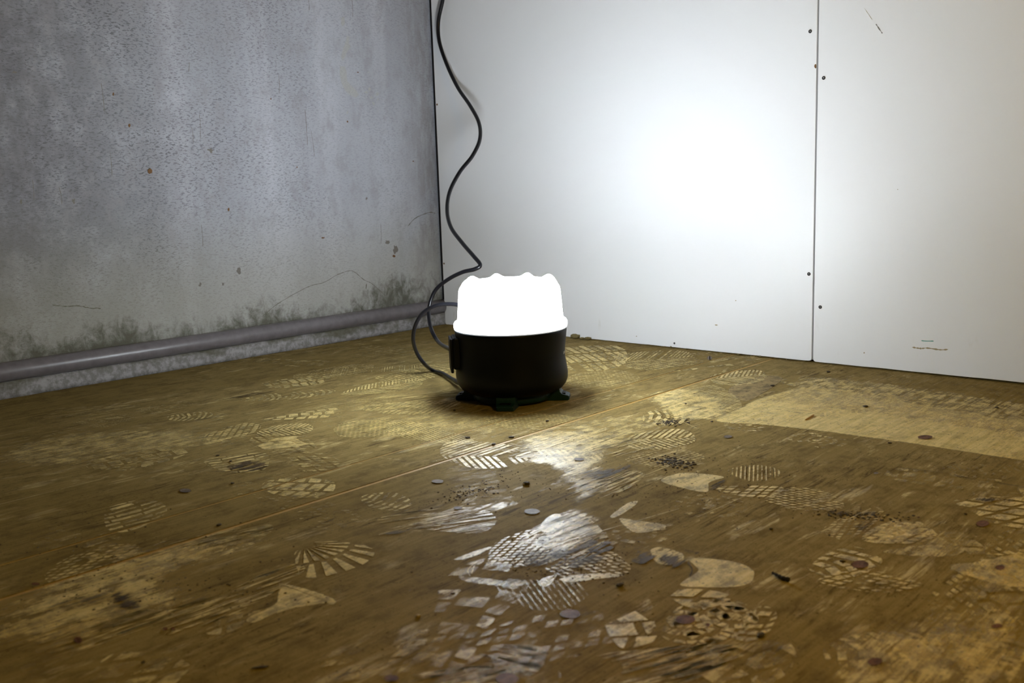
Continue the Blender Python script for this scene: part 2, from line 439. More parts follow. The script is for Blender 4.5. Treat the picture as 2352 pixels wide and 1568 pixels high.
def fl(pts): return [(at(x, y).x, at(x, y).y) for x, y in pts]
def smooth(p, n=5, closed=True): return [(v.x, v.y) for v in catmull([Vector((a, b, 0)) for a, b in p], n, closed)]

def pattern(style, L, Wd, rnd, k=1.0):
    """convex pieces in a local frame, u 0..L along, v -W..W across (metres)"""
    P = []
    if style == 'mesh':
        s, g = .0085*k, .0016*k; nu = int(L/s)+2; nv = int(Wd*2/s)+2
        for i in range(-1, nu):
            for j in range(-nv, nv):
                cu = (i+.5*(j & 1))*s*1.5; cv = j*s*.42
                P.append([(cu-s*.75+g, cv), (cu, cv-s*.42+g*.6), (cu+s*.75-g, cv), (cu, cv+s*.42-g*.6)])
    elif style == 'grid':
        s, g = .012*k, .0022*k
        for i in range(-2, int(L/s)+3):
            for j in range(-int(Wd/s)-3, int(Wd/s)+4):
                sh = .45*j*s
                P.append([(i*s+sh, j*s), (i*s+s-g+sh, j*s), (i*s+s-g+sh+.45*s, j*s+s-g), (i*s+sh+.45*s, j*s+s-g)])
    elif style == 'chevron':
        s, g = .011*k, .003*k
        for i in range(-4, int(L/s)+5):
            for q in (-1, 1):
                u = i*s
                P.append([(u, 0+.001*q), (u+s-g, .001*q), (u+s-g-q*0+Wd*.55, q*Wd), (u+Wd*.55, q*Wd)])
    elif style == 'bars':
        s, g = .012*k, .004*k
        for i in range(-1, int(L/s)+1):
            bow = lambda v: i*s + .010*k*(1-(v/Wd)**2) + .002*math.sin(v*120+i)
            cuts = [-Wd, -Wd*rnd.uniform(.3, .5), Wd*rnd.uniform(-.1, .15), Wd*rnd.uniform(.45, .7), Wd]
            for v0, v1 in zip(cuts, cuts[1:]):
                v1 -= .0012; w = s-g*rnd.uniform(.8, 1.5)
                P.append([(bow(v0), v0), (bow(v0)+w, v0), (bow(v1)+w, v1), (bow(v1), v1)])
    elif style == 'fine':
        s, g = .0042*k, .0018*k
        for i in range(-1, int(L/s)+1): P.append([(i*s, -Wd), (i*s+s-g, -Wd), (i*s+s-g, Wd), (i*s, Wd)])
    elif style == 'streaks':
        for i in range(int(90*k)):
            u, v = rnd.uniform(0, L), rnd.uniform(-Wd, Wd); l = rnd.uniform(.02, .09); w = rnd.uniform(.0008, .0028)
            P.append([(u, v), (u+l*.4, v-w), (u+l, v), (u+l*.6, v+w)])
    elif style == 'blocks':
        s, g = .026*k, .005*k
        for i in range(-1, int(L/s)+1):
            for j, (v0, v1) in enumerate(((-Wd, -Wd*.42), (-Wd*.34, Wd*.30), (Wd*.38, Wd))):
                sh = (-.3, .25, -.3)[j]*s; t = (.25, 0, -.25)[j]*s
                P.append([(i*s+sh, v0), (i*s+s-g+sh, v0), (i*s+s-g+sh+t, v1), (i*s+sh+t, v1)])
    elif style == 'rings':
        for c, kk in (((L*.28, 0), 1), ((L*.75, 0), .9)):
            for r0, r1, n in ((.0, .009, 1), (.013, .021, 5), (.026, .036, 9), (.041, .053, 13)):
                r0 *= k*kk; r1 *= k*kk
                for q in range(n):
                    a0 = math.tau*q/n + r0*40; a1 = a0+math.tau/n*.84; m = 4 if n > 1 else 10
                    if n == 1: P.append([(c[0]+r1*math.cos(q2*math.tau/m), c[1]+r1*math.sin(q2*math.tau/m)) for q2 in range(m)]); continue
                    cs = [a0+(a1-a0)*z/2 for z in range(3)]
                    for z0, z1 in zip(cs, cs[1:]):
                        P.append([(c[0]+r*math.cos(a), c[1]+r*math.sin(a)) for r, a in ((r0, z0), (r1, z0), (r1, z1+.01), (r0, z1+.01))])
    elif style == 'fan':
        n = int(11*k)
        for i in range(n):
            a0 = -1.2+2.4*i/n; a1 = a0+2.4/n*.62
            for r0, r1 in ((.15*L, .55*L), (.60*L, 1.0*L)):
                P.append([(r*math.cos(a), r*math.sin(a)) for r, a in ((r0, a0+.1), (r1, a0), (r1, a1), (r0, a1+.06))])
    elif style == 'waves':
        s = .013*k; n = 30
        for i in range(int(L/s)):
            for q in range(n):
                v0 = -Wd+2*Wd*q/n; v1 = v0+2*Wd/n
                f = lambda v: i*s+.008*k*math.sin(v*190/k+i*.3)
                P.append([(f(v0), v0), (f(v0)+.0022*k, v0), (f(v1)+.0022*k, v1+.0002), (f(v1), v1+.0002)])
    return P

def printed(outline, style, p0, p1, strength=.8, k=1.0, feather=.0012, mat='bare', base=0.0, name='footprint', seed=0, px=True, drop=.04):
    """outline and the two axis points are photo points on the floor plane"""
    rnd = random.Random(seed+len(outline)*13+int(p0[0]*(1 if px else 1000)))
    out = smooth(fl(outline) if px else outline, 6)
    a, b = (fl([p0, p1]) if px else (p0, p1))
    ax = Vector((b[0]-a[0], b[1]-a[1])); L = ax.length; ax /= L; ay = Vector((-ax.y, ax.x))
    loc = [((p[0]-a[0])*ax.x+(p[1]-a[1])*ax.y, (p[0]-a[0])*ay.x+(p[1]-a[1])*ay.y) for p in out]
    us = [p[0] for p in loc]; vs = [p[1] for p in loc]
    u0 = min(us); Wd = max(abs(min(vs)), abs(max(vs))); LL = max(us)-u0
    m = Mark()
    g = lambda u, v: (a[0]+ax.x*u+ay.x*v, a[1]+ax.y*u+ay.y*v)
    if base > 0: m.add(out, base, .006)
    if style == 'solid': (m.add_soft if feather > .0045 else m.add)(out, strength, feather)
    else:
        for q in pattern(style, LL, Wd, rnd, k):
            if rnd.random() < drop: continue
            c = clip(loc, [(u+u0, v) for u, v in q])
            if c: m.add([g(u, v) for u, v in c], strength*rnd.uniform(.72, 1.1), feather)
    return m.build(name, M[mat])

# broad areas first (lowest), then single prints
def patch(pts, s, mat='bare', feather=.004, name='bare_patch', **k): return printed(pts, 'solid', pts[0], pts[len(pts)//2], s, feather=feather, mat=mat, name=name, **k)
patch([(1640, 967), (1700, 935), (1750, 912), (1880, 888), (2100, 925), (2352, 970), (2500, 1000), (2500, 1088), (2352, 1060), (2100, 1021), (1900, 993), (1760, 977)], .66, mat='clean', feather=.006)
patch([(1700, 935), (1790, 890), (1830, 862), (1950, 866), (2352, 920), (2500, 950), (2500, 1030), (2352, 1010), (2100, 970), (1800, 930)], .55, feather=.04)
patch([(1480, 905), (1600, 890), (1700, 935), (1650, 965), (1530, 960)], .70, feather=.03)
patch([(1180, 1005), (1260, 985), (1420, 985), (1470, 1010), (1400, 1060), (1440, 1110), (1360, 1150), (1400, 1200), (1370, 1260), (1250, 1290), (1200, 1230), (1300, 1150), (1260, 1080), (1190, 1060)], .62, feather=.03)
patch([(90, 1330), (300, 1255), (620, 1215), (600, 1260), (420, 1330), (520, 1360), (300, 1440), (100, 1500), (-40, 1500), (-40, 1420)], .62, feather=.04)
patch([(1900, 1440), (2100, 1400), (2352, 1380), (2420, 1568), (2300, 1640), (1900, 1620), (1860, 1520)], .58, feather=.04)
patch([(700, 975), (900, 945), (1050, 940), (1180, 960), (1150, 1010), (1000, 1005), (800, 1000)], .46, feather=.05)
patch([(560, 1020), (300, 1050), (100, 1080), (-40, 1060), (60, 1010), (300, 980), (520, 990)], .52, feather=.04)
# smooth bare shapes
patch([(594, 1022), (630, 1007), (680, 1001), (684, 1008), (700, 1016), (712, 1020), (660, 1028), (610, 1031), (596, 1027)], 1.1, feather=.002)
patch([(1560, 1344), (1600, 1310), (1580, 1283), (1640, 1283), (1700, 1293), (1732, 1310), (1730, 1335), (1700, 1347), (1640, 1350)], 1.15, feather=.002)
patch([(1515, 1103), (1560, 1086), (1620, 1088), (1665, 1096), (1632, 1108), (1625, 1130), (1570, 1122)], 1.05, feather=.002)
patch([(640, 1338), (700, 1350), (770, 1374), (768, 1390), (735, 1388), (650, 1405), (580, 1432), (565, 1420), (625, 1388), (636, 1360)], .90, feather=.003)
patch([(2175, 1303), (2260, 1284), (2352, 1268), (2420, 1290), (2400, 1370), (2352, 1352), (2290, 1345)], .80, feather=.004)
patch([(1975, 1238), (2040, 1196), (2090, 1205), (2148, 1232), (2100, 1246), (2040, 1250)], .62, feather=.003)
patch([(1235, 1215), (1262, 1183), (1290, 1181), (1297, 1200), (1270, 1225)], 1.1, feather=.003)
patch([(1236, 1345), (1240, 1330), (1262, 1322), (1285, 1315), (1262, 1345)], 1.0, feather=.002)
patch([(1283, 1330), (1330, 1318), (1400, 1316), (1430, 1322), (1380, 1330), (1310, 1338)], .8, feather=.002)
patch([(1400, 1185), (1440, 1155), (1466, 1150), (1462, 1160), (1420, 1187)], .95, feather=.002)
patch([(1418, 1190), (1480, 1196), (1535, 1207), (1500, 1222), (1450, 1222)], .75, feather=.003)
patch([(1052, 1324), (1075, 1322), (1200, 1338), (1190, 1348), (1120, 1345), (1060, 1335)], .6, feather=.003)
patch([(1040, 1283), (1120, 1255), (1130, 1262), (1070, 1285)], .7, feather=.003)
patch([(2020, 1265), (2120, 1248), (2190, 1245), (2222, 1262), (2190, 1280), (2080, 1278)], .55, feather=.004)
patch([(1490, 1262), (1520, 1255), (1570, 1270), (1575, 1290), (1540, 1300), (1500, 1290)], .7, feather=.003)
patch([(1670, 895), (1710, 922), (1760, 900), (1800, 868), (1740, 865)], 1.0, mat='thick', feather=.004, name='dust_patch')
patch([(1300, 975), (1420, 955), (1560, 960), (1520, 990), (1420, 1010), (1330, 1000)], .50, feather=.02)
# prints with a tread
T = [
 # outline, style, p0, p1, strength, scale
 ([(1120, 1285), (1140, 1245), (1220, 1215), (1310, 1200), (1320, 1225), (1300, 1265), (1200, 1300), (1140, 1300)], 'mesh', (1120, 1280), (1310, 1220), 1.0, 1.15),
 ([(1290, 1260), (1380, 1255), (1440, 1290), (1445, 1318), (1380, 1330), (1290, 1325), (1250, 1300)], 'mesh', (1290, 1290), (1440, 1310), .62, 1.25),
 ([(1205, 1225), (1300, 1180), (1345, 1185), (1390, 1240), (1300, 1310), (1220, 1300), (1190, 1270)], 'streaks', (1190, 1290), (1390, 1200), .9, 1.5),
 ([(1140, 1345), (1240, 1330), (1330, 1340), (1350, 1370), (1290, 1400), (1200, 1395)], 'fine', (1140, 1380), (1340, 1350), .42, 1.4),
 ([(1300, 1120), (1420, 1080), (1480, 1090), (1430, 1130), (1360, 1150)], 'streaks', (1300, 1150), (1480, 1080), .8, 1.0),
 ([(1010, 1040), (1040, 1012), (1160, 1020), (1230, 1045), (1150, 1075), (1060, 1070)], 'chevron', (1010, 1045), (1230, 1050), .55, 1.0),
 ([(1230, 1010), (1330, 1000), (1380, 1020), (1380, 1055), (1290, 1060), (1230, 1050)], 'chevron', (1230, 1030), (1380, 1035), .6, .9),
 ([(890, 980), (940, 965), (1010, 985), (1080, 1005), (1080, 1020), (1000, 1015), (900, 1000)], 'mesh', (890, 990), (1080, 1010), .75, 1.0),
 ([(768, 982), (800, 968), (860, 962), (880, 968), (960, 985), (935, 1000), (860, 1004), (790, 1004), (770, 994)], 'mesh', (768, 990), (940, 980), .85, 1.2),
 ([(1110, 960), (1170, 948), (1250, 950), (1320, 958), (1290, 975), (1180, 985)], 'mesh', (1110, 970), (1300, 960), .6, 1.1),
 ([(240, 1175), (270, 1158), (330, 1148), (375, 1155), (385, 1175), (350, 1200), (290, 1222), (245, 1215)], 'bars', (240, 1170), (300, 1225), .50, 1.3),
 ([(600, 1115), (625, 1102), (700, 1098), (765, 1105), (765, 1130), (720, 1145), (640, 1138), (605, 1125)], 'blocks', (600, 1115), (765, 1120), .52, .85),
 ([(680, 1262), (740, 1243), (830, 1250), (862, 1270), (830, 1300), (760, 1325), (690, 1322)], 'fan', (680, 1250), (850, 1290), .75, 1.0),
 ([(540, 1045), (610, 1040), (620, 1062), (600, 1082), (540, 1086), (490, 1075), (470, 1058)], 'bars', (500, 1040), (540, 1090), .62, 1.1),
 ([(620, 980), (700, 972), (720, 985), (690, 998), (590, 1000)], 'chevron', (590, 990), (720, 980), .72, .8),
 ([(650, 955), (740, 940), (780, 938), (780, 955), (700, 962), (600, 965)], 'blocks', (600, 960), (780, 945), .75, .8),
 ([(560, 915), (640, 903), (760, 895), (760, 905), (680, 915), (570, 922)], 'bars', (560, 918), (760, 900), .45, 1.0),
 ([(390, 955), (470, 946), (490, 955), (440, 966), (390, 965)], 'bars', (390, 960), (490, 952), .60, .8),
 ([(470, 1000), (560, 972), (600, 975), (580, 995), (500, 1015)], 'grid', (470, 1000), (600, 980), .55, 1.0),
 ([(200, 1065), (290, 1040), (420, 1028), (425, 1045), (340, 1070), (230, 1080)], 'blocks', (200, 1075), (425, 1035), .42, .9),
 ([(0, 1040), (60, 1005), (230, 995), (210, 1015), (90, 1040)], 'streaks', (0, 1045), (230, 1000), .55, 1.0),
 ([(120, 940), (290, 930), (320, 935), (230, 952), (120, 960)], 'streaks', (100, 960), (320, 930), .6, .7),
 ([(430, 1255), (500, 1236), (520, 1262), (470, 1275), (380, 1290), (380, 1275)], 'grid', (380, 1285), (520, 1245), .72, 1.2),
 ([(110, 1310), (200, 1262), (310, 1250), (310, 1275), (230, 1315), (120, 1340)], 'mesh', (110, 1320), (310, 1260), .62, 1.4),
 ([(830, 1140), (900, 1130), (945, 1150), (930, 1175), (850, 1165)], 'bars', (830, 1145), (940, 1160), .50, .9),
 ([(810, 1205), (900, 1180), (1080, 1165), (1140, 1190), (1100, 1225), (950, 1215), (830, 1215)], 'streaks', (810, 1215), (1140, 1165), .66, 1.5),
 ([(880, 1380), (940, 1300), (1000, 1310), (1010, 1400), (950, 1440), (900, 1420)], 'waves', (890, 1330), (1000, 1350), .20, 1.0),
 ([(1372, 1448), (1430, 1416), (1480, 1400), (1510, 1440), (1500, 1475), (1430, 1490), (1400, 1465)], 'blocks', (1372, 1450), (1510, 1440), .68, 1.25),
 ([(1535, 1360), (1600, 1352), (1680, 1368), (1640, 1395), (1570, 1392)], 'grid', (1535, 1370), (1680, 1375), .62, 2.4),
 ([(1525, 1425), (1580, 1385), (1680, 1375), (1740, 1410), (1730, 1440), (1640, 1480), (1530, 1470)], 'rings', (1500, 1440), (1740, 1410), .55, 1.25),
 ([(1740, 1395), (1785, 1405), (1770, 1450), (1700, 1480), (1690, 1460)], 'bars', (1745, 1395), (1700, 1475), .62, 1.2),
 ([(1370, 1505), (1500, 1490), (1620, 1480), (1700, 1490), (1600, 1560), (1420, 1590), (1430, 1530)], 'streaks', (1370, 1560), (1700, 1480), .70, 1.6),
 ([(1600, 1570), (1680, 1490), (1800, 1470), (1830, 1520), (1740, 1590)], 'blocks', (1600, 1570), (1830, 1490), .42, 1.6),
 ([(1090, 1495), (1160, 1480), (1250, 1490), (1240, 1540), (1190, 1560), (1150, 1530)], 'streaks', (1090, 1500), (1250, 1530), .6, 1.2),
 ([(900, 1568), (1000, 1540), (1140, 1530), (1180, 1568), (1100, 1620), (920, 1620)], 'streaks', (900, 1600), (1180, 1540), .75, 1.2),
 ([(1980, 1235), (2050, 1196), (2130, 1210), (2150, 1235), (2080, 1250)], 'grid', (1990, 1220), (2140, 1240), .95, 1.0),
 ([(1890, 1215), (1960, 1180), (2040, 1175), (1980, 1225), (1930, 1240)], 'mesh', (1890, 1220), (2040, 1180), .55, 1.2),
 ([(1755, 1145), (1830, 1118), (1900, 1130), (1940, 1165), (1860, 1175), (1800, 1165)], 'mesh', (1755, 1150), (1940, 1160), .68, 1.3),
 ([(1640, 1120), (1740, 1115), (1800, 1120), (1780, 1145), (1700, 1140)], 'grid', (1640, 1125), (1800, 1130), .62, 1.0),
 ([(1670, 1080), (1740, 1068), (1790, 1080), (1780, 1100), (1720, 1105)], 'fine', (1670, 1085), (1790, 1090), .60, 1.3),
 ([(1435, 1055), (1500, 1035), (1560, 1030), (1620, 1050), (1580, 1070), (1500, 1072)], 'mesh', (1435, 1060), (1620, 1045), .58, 1.2),
 ([(1450, 1000), (1560, 985), (1600, 1010), (1540, 1030), (1450, 1030)], 'chevron', (1450, 1010), (1600, 1005), .60, .9),
 ([(1490, 945), (1560, 940), (1600, 955), (1560, 975), (1480, 970)], 'bars', (1490, 955), (1600, 955), .75, 1.1),
 ([(1380, 1020), (1480, 1005), (1500, 1030), (1420, 1050), (1370, 1040)], 'streaks', (1370, 1045), (1500, 1005), .8, .8),
 ([(1855, 1300), (1920, 1262), (1975, 1258), (2030, 1290), (1950, 1330), (1880, 1320)], 'bars', (1855, 1320), (2020, 1280), .55, 1.6),
 ([(1880, 1330), (1960, 1310), (2060, 1320), (2120, 1345), (2040, 1362), (1920, 1350)], 'mesh', (1880, 1340), (2110, 1340), .60, 1.5),
 ([(2190, 1150), (2280, 1140), (2380, 1150), (2380, 1210), (2290, 1205), (2230, 1175)], 'grid', (2190, 1160), (2380, 1190), .52, 2.2),
 ([(2240, 1290), (2330, 1262), (2400, 1270), (2380, 1320), (2290, 1320)], 'bars', (2240, 1300), (2380, 1290), .6, 1.2),
 ([(1900, 1480), (2000, 1450), (2120, 1460), (2100, 1520), (1980, 1540), (1900, 1520)], 'bars', (1900, 1500), (2120, 1490), .5, 1.3),
 ([(2130, 1460), (2250, 1420), (2352, 1430), (2352, 1520), (2200, 1530)], 'chevron', (2130, 1500), (2352, 1450), .45, 1.1),
 ([(200, 1568), (260, 1500), (370, 1505), (440, 1530), (360, 1600), (250, 1620)], 'grid', (200, 1568), (440, 1530), .45, 2.6),
 ([(60, 1480), (170, 1430), (330, 1400), (400, 1415), (260, 1470), (120, 1520)], 'streaks', (40, 1520), (400, 1400), .7, 1.2),
 ([(300, 1430), (500, 1370), (640, 1300), (700, 1310), (560, 1400), (380, 1460)], 'streaks', (300, 1450), (700, 1310), .75, 1.3),
 ([(350, 1265), (480, 1225), (620, 1205), (600, 1235), (450, 1270)], 'streaks', (350, 1275), (620, 1210), .6, .9),
 ([(620, 1390), (560, 1440), (500, 1460), (470, 1450), (540, 1400)], 'grid', (470, 1450), (620, 1400), .45, 1.8),
 ([(1560, 905), (1640, 885), (1700, 920), (1690, 950), (1620, 945)], 'fine', (1570, 930), (1700, 900), .62, 1.3),
 ([(1290, 800), (1420, 795), (1440, 830), (1390, 850), (1310, 850), (1300, 825)], 'blocks', (1300, 825), (1440, 815), .52, .7),
 ([(1420, 815), (1560, 805), (1600, 830), (1500, 850), (1430, 840)], 'chevron', (1420, 830), (1600, 820), .45, .8),
 ([(1320, 860), (1420, 850), (1470, 870), (1400, 890), (1310, 885)], 'mesh', (1320, 870), (1470, 865), .5, 1.1),
 ([(1640, 860), (1740, 850), (1760, 870), (1700, 885), (1640, 880)], 'chevron', (1640, 870), (1760, 862), .55, .8),
 ([(600, 880), (700, 865), (760, 860), (740, 880), (640, 892)], 'blocks', (600, 885), (760, 865), .5, .7),
 ([(680, 860), (800, 838), (860, 840), (820, 860), (700, 872)], 'mesh', (680, 865), (860, 842), .5, 1.2),
 ([(780, 905), (860, 880), (960, 870), (960, 890), (860, 905)], 'chevron', (780, 905), (960, 875), .60, .7),
 ([(860, 870), (930, 850), (1020, 835), (1030, 855), (940, 880)], 'bars', (860, 872), (1030, 842), .52, .8),
 ([(700, 940), (820, 915), (960, 900), (1060, 905), (1000, 935), (860, 945)], 'streaks', (700, 945), (1060, 905), .72, 1.5),
 ([(820, 935), (900, 925), (1000, 920), (1060, 925), (1000, 950), (880, 950)], 'grid', (820, 940), (1060, 930), .60, .9),
 ([(1310, 880), (1400, 875), (1460, 890), (1380, 905), (1310, 900)], 'streaks', (1310, 900), (1460, 880), .5, .7),
]
for i, (o, st, a, b, s, k) in enumerate(T):
    printed(o, st, a, b, min(1.15, s*1.3), k, name='scuff' if st in ('streaks', 'fine') else 'footprint', seed=i)
# faint filler prints trodden all over the board, placed on the floor itself
rnd = random.Random(21)
def shoe(cx, cy, ang, L=.27, w=.045):
    pts = [(-.5, 0), (-.46, .6), (-.25, .72), (-.02, .60), (.22, .95), (.42, .75), (.5, 0), (.40, -.8), (.2, -1), (-.05, -.72), (-.3, -.75), (-.47, -.5)]
    c, s = math.cos(ang), math.sin(ang)
    return [(cx+u*L*c-v*w*s, cy+u*L*s+v*w*c) for u, v in pts]
spots = []
for i in range(46):
    while True:
        x, y = rnd.uniform(.08, 1.95), rnd.uniform(-1.75, -.06)
        if (x-.842)**2+(y+.615)**2 > .17**2: break
    an = rnd.uniform(0, math.tau); st = rnd.choice(['mesh', 'chevron', 'bars', 'blocks', 'grid', 'streaks', 'rings', 'fine'])
    o = shoe(x, y, an)
    printed(o, st, (x-.13*math.cos(an), y-.13*math.sin(an)), (x+.13*math.cos(an), y+.13*math.sin(an)), rnd.uniform(.30, .50) if math.hypot(x-CAM.x, y-CAM.y) < 1.0 else rnd.uniform(.38, .62), rnd.uniform(.8, 1.3), name='footprint', seed=i, px=False, drop=.35)
# dirt, dark edges and knots
for pts, s in (
    ([(1290, 1268), (1330, 1235), (1390, 1240), (1420, 1262), (1370, 1275)], .75),
    ([(1180, 1270), (1290, 1250), (1400, 1280), (1330, 1310), (1200, 1300)], .50),
    ([(1510, 1275), (1560, 1272), (1585, 1290), (1580, 1312), (1530, 1308), (1510, 1295)], .85),
    ([(1440, 1270), (1500, 1262), (1512, 1285), (1480, 1300), (1440, 1290)], .70),
    ([(1626, 1128), (1634, 1108), (1665, 1098), (1672, 1106), (1650, 1130)], .80),
    ([(1500, 1253), (1560, 1258), (1640, 1272), (1700, 1282), (1640, 1284), (1560, 1268)], .80),
    ([(520, 1068), (560, 1058), (610, 1058), (618, 1075), (570, 1084), (520, 1080)], .70),
    ([(1310, 1085), (1400, 1075), (1450, 1065), (1440, 1090), (1340, 1105)], .60),
    ([(1150, 1350), (1250, 1335), (1200, 1330), (1120, 1320), (1130, 1345)], .45),
    ([(1890, 1172), (1960, 1174), (2040, 1178), (1990, 1186), (1920, 1184)], .9),
    ([(2180, 1148), (2280, 1142), (2340, 1152), (2290, 1156)], .8),
    ([(1255, 1420), (1375, 1402), (1330, 1440)], .3),
    ([(240, 1350), (320, 1370), (330, 1400), (270, 1400)], .8),
    ([(100, 1400), (180, 1370), (280, 1355), (200, 1400)], .5),
    ([(430, 925), (560, 905), (640, 898), (560, 915)], .5),
    ([(1980, 1190), (2040, 1178), (2000, 1215), (1960, 1225), (1940, 1210)], .6),
    ([(880, 1225), (950, 1210), (960, 1222), (910, 1235)], .6),
    ([(1060, 905), (1000, 930), (1080, 950), (1180, 960), (1100, 930)], .35),
    ([(1730, 1500), (1790, 1470), (1840, 1500), (1780, 1530)], .35)):
    patch(pts, s*.9, mat='dirt', feather=.012, name='dirt_smudge')
def ell(cx, cy, a, b, mat, s=1.2, name='knot'):
    pts = [(cx+a*math.cos(k*math.tau/10), cy+b*math.sin(k*math.tau/10)) for k in range(10)]
    patch(pts, s, mat=mat, feather=.003, name=name)
for cx, cy, a, b in ((1975, 1298, 23, 10), (2297, 1305, 14, 7), (2257, 1204, 18, 8), (1574, 1425, 26, 12), (2010, 1522, 21, 11), (2125, 1005, 19, 5), (1310, 1412, 26, 12), (180, 1472, 13, 9),
                     (380, 1446, 7, 4), (398, 1446, 6, 4), (1626, 1437, 6, 4), (82, 1343, 11, 4), (2290, 1440, 16, 6), (900, 1560, 20, 9), (1165, 1562, 30, 16), (2110, 1190, 4, 2)):
    ell(cx, cy, a, b, 'knot')
for cx, cy, a, b in ((1222, 1176, 20, 7), (1052, 1168, 12, 4), (1395, 1248, 11, 4), (1672, 1004, 12, 4), (2012, 1088, 8, 3), (426, 1128, 16, 5), (1330, 1056, 14, 4), (1005, 1107, 16, 5), (1630, 823, 7, 5)):
    ell(cx, cy, a, b, 'blueknot', 1.1, 'stain')
def line_mark(pts, w, mat, s=1.2, name='crack'):
    P = [Vector((x, y, 0)) for x, y in fl(pts)]; P = catmull(P, 5); m = Mark()
    for a, b in zip(P, P[1:]):
        d = (b-a).normalized(); n = Vector((-d.y, d.x, 0))*w*random.uniform(.5, 1.2)
        m.add([(a+n).xy[:], (b+n).xy[:], (b-n).xy[:], (a-n).xy[:]], s, .0002)
    m.build(name, M[mat])
for pts in ([(2070, 1076), (2140, 1084), (2170, 1088)], [(2190, 1092), (2240, 1103)], [(2262, 1106), (2340, 1118)], [(1808, 989), (1824, 991)],
            [(460, 1083), (560, 1085), (605, 1078)], [(540, 1053), (600, 1046)], [(1580, 1293), (1590, 1310), (1585, 1325)], [(1510, 955), (1560, 969)],
            [(640, 1045), (700, 1035)], [(1832, 1026), (1850, 1028)]):
    line_mark(pts, .0009, 'dirt', 1.3)
for pts in ([(1098, 1290), (1075, 1310), (1080, 1325)], [(1505, 940), (1600, 985)], [(1580, 948), (1625, 948)], [(1400, 1125), (1560, 1062)], [(1300, 1245), (1560, 1170)],
            [(870, 1230), (1040, 1180)], [(1600, 1190), (1760, 1120)], [(1960, 1010), (2120, 940)], [(1850, 1240), (2000, 1170)], [(1090, 1300), (1083, 1320)], [(0, 1160), (240, 1100)], [(100, 960), (310, 935)]):
    line_mark(pts, .0007, 'bare', 1.0, 'scratch')

# ------------------------------------------------------------------ marks on the two walls
def wall_poly(name, P, par, mat, axis, lift=.0004):
    bm = bmesh.new(); vs = []
    for p in P: vs.append(bm.verts.new(p))
    f = bm.faces.new(vs); r = bmesh.ops.extrude_face_region(bm, geom=[f])
    for g in r['geom']:
        if isinstance(g, bmesh.types.BMVert): g.co += axis*lift
    return from_bm(name, bm, mat, par)
XA, YA = Vector((1, 0, 0)), Vector((0, -1, 0))
def ribbon(name, pts, w, par, mat, side, jit=.3, n=6):
    fn, ax = (at_x, XA) if side == 'x' else (at_y, YA)
    P = catmull([fn(x, y) for x, y in pts], n); bm = bmesh.new(); L = []; Rr = []
    for i, p in enumerate(P):
        d = (P[min(i+1, len(P)-1)]-P[max(i-1, 0)]).normalized(); nn = d.cross(ax)*w*random.uniform(1-jit, 1+jit)
        if i in (0, len(P)-1): nn *= .2
        j = Vector((0, random.uniform(-1, 1), random.uniform(-1, 1)))*w*jit if side == 'x' else Vector((0, 0, 0))
        L.append(bm.verts.new(p+nn+j+ax*.0004)); Rr.append(bm.verts.new(p-nn+j+ax*.0004))
    for i in range(len(P)-1): bm.faces.new((L[i], L[i+1], Rr[i+1], Rr[i]))
    return from_bm(name, bm, mat, par)
ribbon('crack', [(600, 728), (640, 696), (690, 667), (717, 655), (745, 648), (772, 632), (800, 622), (815, 625), (835, 642), (852, 650), (870, 665), (886, 680)], .0007, wall_left, M['crack'], 'x', .5)
ribbon('crack', [(842, 651), (840, 664)], .0012, wall_left, M['crack'], 'x', .5)
ribbon('crack', [(936, 520), (955, 500), (985, 488), (1000, 490)], .0009, wall_left, M['crack'], 'x', .6)
ribbon('crack', [(120, 700), (150, 703), (180, 702), (205, 707), (232, 708)], .0010, wall_left, M['crack'], 'x', .6)
for a, b in (((232, 190), (240, 262)), ((252, 345), (257, 405)), ((462, 515), (466, 568)), ((714, 300), (722, 358)), ((700, 250), (706, 335)), ((136, 430), (142, 468)), ((440, 290), (444, 330)),
             ((458, 262), (460, 320)), ((874, 512), (875, 560)), ((708, 0), (710, 24)), ((808, 0), (810, 40)), ((74, 412), (78, 460)), ((434, 142), (433, 165)), ((640, 170), (641, 215))):
    ribbon('scratch', [a, ((a[0]+b[0])/2+1, (a[1]+b[1])/2), b], .0006, wall_left, M['scratch'], 'x', .4)
def blob(name, cx, cy, a, b, par, mat, side, lift=.0006, rough=.25, n=12, ang=0):
    fn, ax = (at_x, XA) if side == 'x' else (at_y, YA); P = []
    for k in range(n):
        r = 1+random.uniform(-rough, rough); u, v = a*r*math.cos(k*math.tau/n), b*r*math.sin(k*math.tau/n)
        P.append(fn(cx+u*math.cos(ang)-v*math.sin(ang), cy+u*math.sin(ang)+v*math.cos(ang))+ax*.0001)
    return wall_poly(name, P, par, mat, ax, lift)
blob('wall_plug', 344, 393, 5, 6, wall_left, M['rust'], 'x', .0015, .1, 14)
for q in ((297, 288, 2.5, 4), (260, 216, 1.5, 4), (905, 588, 3, 3), (622, 227, 1.5, 1.5), (798, 279, 1.5, 2), (682, 384, 1.5, 1.5), (949, 370, 1.5, 1.5), (822, 166, 1.5, 1.5), (742, 546, 4, 2), (525, 481, 2, 4)):
    blob('wall_spot', *q, wall_left, M['rust'], 'x')
for q in ((483, 345, 6, 5), (908, 574, 5, 10), (890, 556, 6, 3), (548, 622, 4, 7), (460, 654, 3, 4), (512, 652, 2.5, 3), (169, 462, 3, 6), (48, 462, 3, 5), (33, 166, 6, 3), (842, 456, 2, 3)):
    blob('dirt_spot', *q, wall_left, M['scratch'], 'x', .0003, .5)
